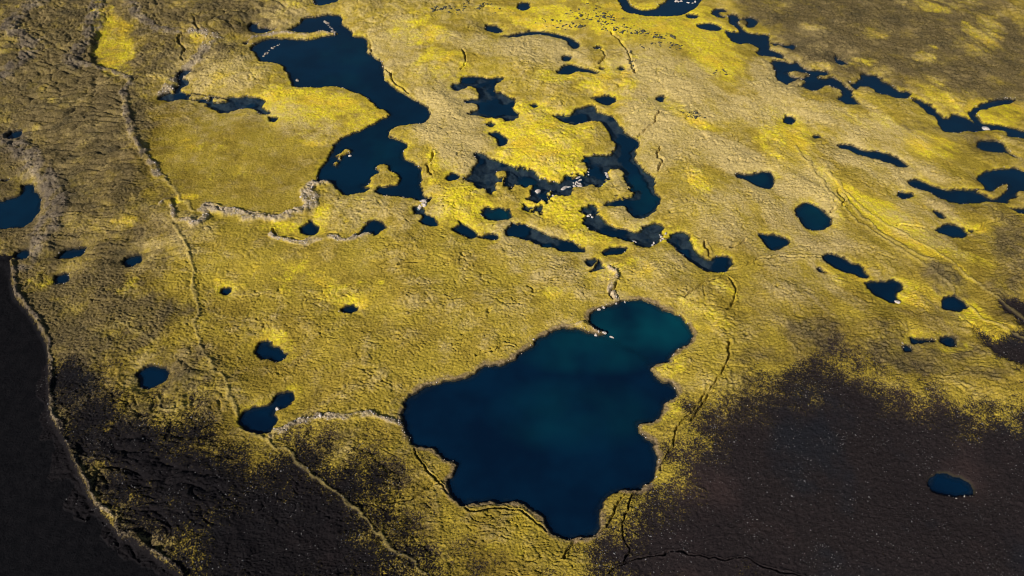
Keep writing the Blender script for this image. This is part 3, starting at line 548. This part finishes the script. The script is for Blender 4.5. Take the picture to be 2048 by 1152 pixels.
# ------------------------------------------------------------------ ground objects
def mesh_from(name, verts, quads, attrs, material, smooth_shade=True):
    me = bpy.data.meshes.new(name); nv, nq = len(verts), len(quads)
    me.vertices.add(nv); me.vertices.foreach_set('co', verts.astype(np.float32).ravel())
    me.loops.add(nq * 4); me.loops.foreach_set('vertex_index', quads.astype(np.int32).ravel())
    me.polygons.add(nq); me.polygons.foreach_set('loop_start', np.arange(0, nq * 4, 4, dtype=np.int32))
    me.update(calc_edges=True)
    for an, kind, data in attrs:
        at = me.attributes.new(an, kind, 'POINT'); at.data.foreach_set('color' if kind == 'FLOAT_COLOR' else 'value', data.astype(np.float32).ravel())
    if smooth_shade: me.polygons.foreach_set('use_smooth', np.ones(nq, bool))
    me.materials.append(material); o = bpy.data.objects.new(name, me); COL.objects.link(o); return o

red = np.where(sand_id == 0, 0.0, np.where(sand_id == 2, .25, 1.0)) 
D0 = np.full(X.shape, 60.0); i, q = field_sdist(X, Y, LAKES[0][2][0], 8); D0[i] = q
wet = sst(.7, .2, D + .3 * noise(X, Y, 2.0, 271)) * sst(-.6, -.2, D)
bank = sst(2.6, 1.0, D0 + .8 * noise(X, Y, 3, 261)) * land * sst(-.3, .3, noise(X, Y, 12, 262) + .25)
crest = np.clip((rel - .65) / 1.1, -.5, .6) * (1 - smooth) * (1 - sand)
moist = sst(5.5, 0, D + 3.5 * nz + 1.2) * land * sst(4, 9, D0) * (1 - lava) * .5
vivid = np.clip(vivid + moist * (1 - vivid), 0, 1); dry = dry * (1 - .6 * moist)
cover_a = np.stack([sand, vivid, np.clip(dry + .45 * crest, 0, 1), track], 1)
cover_b = np.stack([np.clip(lava + lava_out, 0, 1), np.clip(wall, 0, 1), (D < -.3).astype(float), red], 1)
P3 = np.stack([X, Y, Z], 1)
idg = np.arange(GR * GC).reshape(GR, GC)
Q = np.stack([idg[:-1, :-1], idg[:-1, 1:], idg[1:, 1:], idg[1:, :-1]], -1).reshape(-1, 4)
zone = np.zeros(len(Q), int)           # 0 = ground
kc = Q[:, 0]
wq = wall_id[kc]; dq = D[kc]
zone[(sand[kc] > .5) & (sand_id[kc] >= 0)] = (1 + sand_id[kc])[(sand[kc] > .5) & (sand_id[kc] >= 0)]
zone[(wq >= 0) & (dq > 0)] = (20 + wq)[(wq >= 0) & (dq > 0)]
for k, (lb, W) in enumerate(ISLES_W):
    i, q = field_sdist(X, Y, W, 4); near = np.zeros(len(X), bool); near[i[q < 1.5]] = True
    zone[near[kc] & (dq > -.4)] = 50 + k
zone[(dq < -.4)] = 0
def zone_obj(z, name, label, cat):
    q = Q[zone == z]
    if not len(q): return
    ids, inv = np.unique(q, return_inverse=True)
    o = mesh_from(name, P3[ids], inv.reshape(-1, 4), [('cover_a', 'FLOAT_COLOR', cover_a[ids]), ('cover_b', 'FLOAT_COLOR', cover_b[ids]), ('bank', 'FLOAT', bank[ids]), ('wet', 'FLOAT', wet[ids]), ('darkened', 'FLOAT', darkened[ids])], M_GROUND)
    o['kind'] = 'structure'; o['label'] = label; o['category'] = cat
zone_obj(0, 'ground', 'crinkled yellow and olive moss covering ancient lava', 'moss')
for k, (lb, P, s_) in enumerate(SANDS): zone_obj(1 + k, 'lava_field' if k == 2 else 'sand_plain', lb, 'lava' if k == 2 else 'sand')
for k, Wl in enumerate(WALLS): zone_obj(20 + k, 'lava_wall', Wl[0], 'lava wall')
for k, (lb, W) in enumerate(ISLES_W): zone_obj(50 + k, 'islet', lb, 'islet')

def terrain_z(x, y):
    """height of the built ground under a point"""
    r = np.clip(np.searchsorted(Yr, y) - 1, 0, GR - 2); c = np.clip(np.searchsorted(S, x / half[r]) - 1, 0, GC - 2)
    return Z[r * GC + c]

# ------------------------------------------------------------------ water objects
TEAL = [(1290,650,95,50,.95),(1180,700,110,40,.6),(1150,830,130,60,.3),(780,290,60,60,.25),(1290,380,30,40,.45),(1005,430,30,12,.7),(690,130,60,70,.25),(1625,435,30,26,.4),(1060,370,30,12,.3),(1510,360,26,14,.35),(1180,140,40,8,.3)]
for k, (nm, lb, polys, murk) in enumerate(LAKES):
    lo = np.min([W.min(0) for W in polys], 0) - 4; hi = np.max([W.max(0) for W in polys], 0) + 4
    size = max(hi - lo); st = min(max(size / 150, .3), 1.1)
    gx = np.arange(lo[0], hi[0] + st, st); gy = np.arange(lo[1], hi[1] + st, st)
    xx, yy = np.meshgrid(gx, gy); sh = xx.shape; xx = xx.ravel(); yy = yy.ravel()
    wx_, wy_ = warp_shore(xx, yy)
    d = np.min([sdist(wx_, wy_, W) for W in polys], 0)
    di = d.copy()
    for lbi, W in ISLES_W:
        i, q = field_sdist(wx_, wy_, W, 6)
        if len(i): di[i] = np.maximum(di[i], -q)
    ok = (d < 1.3).reshape(sh); cell = ok[:-1, :-1] | ok[1:, :-1] | ok[:-1, 1:] | ok[1:, 1:]
    g = np.arange(len(xx)).reshape(sh); q = np.stack([g[:-1, :-1], g[:-1, 1:], g[1:, 1:], g[1:, :-1]], -1)[cell]
    ids, inv = np.unique(q, return_inverse=True); x, y, dd = xx[ids], yy[ids], np.maximum(-di[ids], 0)
    uu, vv = plan(x, y)
    teal = np.full(len(x), .10 * float(sst(950, 350, np.mean(vv))))  # farther lakes tinted more: grazing sky reflection put into the water colour
    for cx, cy, rx, ry, s_ in TEAL: teal = np.maximum(teal, s_ * (.7 + .5 * fbm(x, y, 20, 205, 3)) * (1 - sst(.0, 2.4, ((uu - cx) / rx) ** 2 + ((vv - cy) / ry) ** 2)))
    if murk > 0:
        east = 1 - sst(.3, 1.5, ((uu - 1285) / 60) ** 2 + ((vv - 350) / 120) ** 2)
        opq = np.clip(.12 + .9 * sst(-.15, .55, fbm(x, y, 15, 201, 4) + .035 * (dd - 4) + (.30 - murk) + .9 * east * sst(1, 5, dd)), .32, 1)
    else: opq = .5 + .5 * sst(0, 3.0, dd + .8 * noise(x, y, 6, 208))
    if k == 0:
        sill = world_poly([(1196,666),(1222,680),(1250,694),(1280,712),(1305,728)], False); ds = np.sqrt(np.min([seg_d2(x, y, sill[j], sill[j + 1]) for j in range(len(sill) - 1)], 0))
        opq = opq * (1 - .22 * (1 - sst(.2, 2.6, ds + 1.2 * noise(x, y, 4, 206))))
    zz = np.full(len(x), .0 + .0015 * (k % 40))
    o = mesh_from(nm, np.stack([x, y, zz], 1), inv.reshape(-1, 4), [('depth', 'FLOAT', opq), ('teal', 'FLOAT', teal)], M_WATER)
    o['kind'] = 'structure'; o['label'] = lb; o['category'] = nm

# ------------------------------------------------------------------ rocks
import bmesh
def rock_mesh(name, seed, flat, material, sub=2):
    bm = bmesh.new(); bmesh.ops.create_icosphere(bm, subdivisions=sub, radius=1.0); r = random.Random(seed)
    planes = [(np.array([r.gauss(0, 1), r.gauss(0, 1), r.gauss(0, .7)]), r.uniform(.55, .9)) for _ in range(9)]
    planes = [(n / np.linalg.norm(n), d) for n, d in planes]; st = (r.uniform(.8, 1.25), r.uniform(.6, 1.0))
    for v in bm.verts:
        p = np.array(v.co)
        for n, d in planes:
            k = p @ n
            if k > d: p = p - n * (k - d)
        v.co = (p[0] * st[0], p[1] * st[1], p[2] * flat)
    me = bpy.data.meshes.new(name); bm.to_mesh(me); bm.free(); me.materials.append(material); return me
ROCKS = [rock_mesh('boulder', 40 + i, f, M_PALE) for i, f in enumerate((.45, .6, .5, .7))]
M_MID = stone_material('grey_lava_rock', (.10, .085, .07), (.24, .20, .16))
ROCKS_GREY = [rock_mesh('grey_boulder', 60 + i, f, M_MID) for i, f in enumerate((.45, .6, .5, .7))]
def boulder(u, v, size, label, group):
    x, y = ground(u, v); x, y = float(x), float(y); z = float(terrain_z(np.array([x]), np.array([y]))[0])
    o = bpy.data.objects.new('boulder', (ROCKS_GREY if ('grey' in label or 'dark' in label) else ROCKS)[random.randrange(4)]); COL.objects.link(o)
    zz = max(z, -.25 * size); o.location = (x, y, zz + .12 * size)
    s = size * random.uniform(.8, 1.2); o.scale = (s, s * random.uniform(.7, 1.1), s * random.uniform(.8, 1.3)); o.rotation_euler = (random.uniform(-.2, .2), random.uniform(-.2, .2), random.uniform(0, 6.28))
    o['label'] = label; o['category'] = 'boulder'
    if group: o['group'] = group
CLUSTERS = [
    ('pale pinkish boulder in the rock pile at the narrows of the central lake', 'boulders at the central lake narrows', [(1156,356),(1159,361),(1154,363),(1158,367),(1151,368),(1156,371),(1161,371),(1149,372),(1154,365),(1160,374),(1147,366)], 1.5),
    ('pale boulder at the channel below the boomerang lake', 'boulders below the boomerang lake', [(845,402),(848,406),(842,407),(846,411),(851,404),(840,412),(849,414),(853,409),(838,416)], 1.3),
    ('grey boulder in the line of rocks crossing the north end of the boomerang lake', 'boulder line in the boomerang lake', [(650,44),(653,47),(657,50),(660,54),(663,57),(666,61),(669,65),(671,69),(656,46),(664,63)], 1.5),
    ('small dark boulder in the string of rocks at the west end of the boomerang lake', 'boulder string at the west end of the boomerang lake', [(528,112),(531,108),(535,105),(539,101),(545,97),(549,94),(555,91),(559,88),(534,108)], 1.2),
    ('pale boulder at the tip of the lava spit in the largest lake', 'boulders at the spit tip', [(1192,670),(1197,667),(1207,668),(1210,668)], 1.0),
    ('sunken rock in the line running out from the lava spit', 'sunken rocks off the spit', [(1222,673),(1225,675)], .9),
    ('pale flat slab along the north shore of the largest lake', 'slabs on the north shore of the largest lake', [(1198,619),(1208,616),(1233,608),(1250,604)], 1.1),
    ('pale boulder strewn in the top edge lake', 'boulders in the top edge lake', [(1352,3),(1357,4),(1362,3),(1376,5),(1384,6),(1390,4)], 1.8),
    ('pale boulder on the east shore of the knee shaped lake', 'boulders by the knee shaped lake', [(1320,470),(1322,476),(1325,482),(1321,484),(1331,471),(1305,490),(1308,486)], 1.1),
    ('pale boulder on the shoals between the central lake arms', 'boulders on the central shoals', [(1176,432),(1181,430),(1184,434),(1213,350),(1215,355),(1212,346),(1178,338),(1177,350),(1176,344),(1079,354),(1081,359)], 1.1),
]
for lb, gp, spots, sz in CLUSTERS:
    for u, v in spots: boulder(u + random.uniform(-.6, .6), v + random.uniform(-.4, .4), sz * random.uniform(.6, 1.05), lb, gp)
for u, v, sz, lb in ((1128,376.5,2.0,'largest flat pale rock alone in the central lake shallows'), (1138,374,1.0,'small pale rock right of the largest flat rock in the central lake'), (1076,383,1.5,'white upright rock in the west of the central lake'),
    (1106,392,.7,'tiny rock beside the mossy islet in the central lake'), (594,161,2.0,'single grey rock by the west shore of the boomerang lake'), (700,312,1.3,'lone rock off the knobbly shoal in the boomerang lake'),
    (1269,483,1.2,'lone pale rock in the knee shaped lake'), (1972,258,2.2,'white rock at the strait by the yellow island'), (555,819,1.3,'pale rock at the waist of the double pond'), (1793,608,1.2,'pale rock at the foot of the heart shaped pond')):
    boulder(u, v, sz, lb, None)

def scatter(name, label, cat, material, pos, sizes, flat=.6, seed=5):
    """one mesh of many low stones nobody could count"""
    base = rock_mesh('stone_seed', seed, flat, material, 1); nv = len(base.vertices)
    co = np.zeros(nv * 3); base.vertices.foreach_get('co', co); co = co.reshape(-1, 3)
    tri = np.array([p.vertices[:] for p in base.polygons])
    n = len(pos); a = RNG.uniform(0, 6.283, n); c, s = np.cos(a)[:, None], np.sin(a)[:, None]; st = RNG.uniform(.6, 1.3, (n, 3)) * sizes[:, None]
    L = co[None] * st[:, None, :]
    vx = L[..., 0] * c - L[..., 1] * s + pos[:, 0:1]; vy = L[..., 0] * s + L[..., 1] * c + pos[:, 1:2]; vz = L[..., 2] + pos[:, 2:3]
    vs = np.stack([vx, vy, vz], -1).reshape(-1, 3); f = (tri[None] + (np.arange(n) * nv)[:, None, None]).reshape(-1, 3)
    me = bpy.data.meshes.new(name); me.vertices.add(len(vs)); me.vertices.foreach_set('co', vs.astype(np.float32).ravel())
    me.loops.add(len(f) * 3); me.loops.foreach_set('vertex_index', f.astype(np.int32).ravel()); me.polygons.add(len(f)); me.polygons.foreach_set('loop_start', np.arange(0, len(f) * 3, 3, dtype=np.int32))
    me.update(calc_edges=True); me.materials.append(material); bpy.data.meshes.remove(base)
    o = bpy.data.objects.new(name, me); COL.objects.link(o); o['label'] = label; o['category'] = cat; o['kind'] = 'stuff'

def pick(weight, n):
    wgt = np.where(DENSE, weight, 0) * np.maximum(Y + 120, 1) ** 2; p = np.cumsum(wgt); i = np.searchsorted(p, RNG.uniform(0, p[-1], n))
    return np.stack([X[i] + RNG.uniform(-.3, .3, n), Y[i] + RNG.uniform(-.3, .3, n), Z[i]], 1)
clump = sst(-.1, .6, fbm(X, Y, 12, 211, 3))
ps = pick((sand > .5) * (D > .5) * (~left_sand) * (.25 + clump), 5200); scatter('gravel_stones', 'small grey stones littering the black and brown sand', 'stones', M_GREY, ps, RNG.gamma(3, .038, len(ps)) + .035)
ps = pick((sand > .6) * (D > .5) * (sand_id == 1) * clump, 260); scatter('pale_stones', 'pale stones glinting on the black and brown sand', 'stones', M_PALE, ps, RNG.gamma(3, .030, len(ps)) + .045, seed=9)
ps = pick((wall > .4) * (D > .2) * (lava < .4) * (wall_id != 4) * (U > 300), 1100); scatter('rubble', 'pale rubble along the lava walls and causeways', 'rubble', M_PALE, ps, RNG.gamma(3, .085, len(ps)) + .06, seed=15)
ps = pick((shore > .45) * (D > .05) * (D < .9) * (.1 + clump), 1400); scatter('shore_stones', 'small stones along the lake shores', 'stones', M_PALE, ps, RNG.gamma(3, .07, len(ps)) + .06, seed=21)
dots = []
for cx, cy, rx, ry, a, n in ((1190,40,60,12,5,70),(1240,65,50,10,8,55),(1310,78,45,7,8,45),(1120,55,60,8,8,35),(1262,125,9,22,-15,22),(1385,238,28,6,10,28),(900,28,45,8,5,50),(960,20,50,10,10,30),(1340,100,30,8,10,16),(1440,155,14,10,0,8),(1300,100,24,8,0,12),(1200,20,40,10,0,10)):
    for _ in range(n):
        t, rr = random.uniform(0, 6.283), math.sqrt(random.random()); px, py = rr * rx * math.cos(t), rr * ry * math.sin(t); c, s = math.cos(math.radians(a)), math.sin(math.radians(a))
        x, y = ground(cx + px * c - py * s, cy + px * s + py * c); dots.append((float(x), float(y)))
dots = np.array(dots); zd = terrain_z(dots[:, 0], dots[:, 1]); keep = zd > .3
scatter('dark_tussocks', 'dark tussocks peppering the upper yellow plain', 'tussocks', M_DARK, np.stack([dots[:, 0], dots[:, 1], zd], 1)[keep], RNG.gamma(4, .18, keep.sum()) + .3, .5, seed=33)
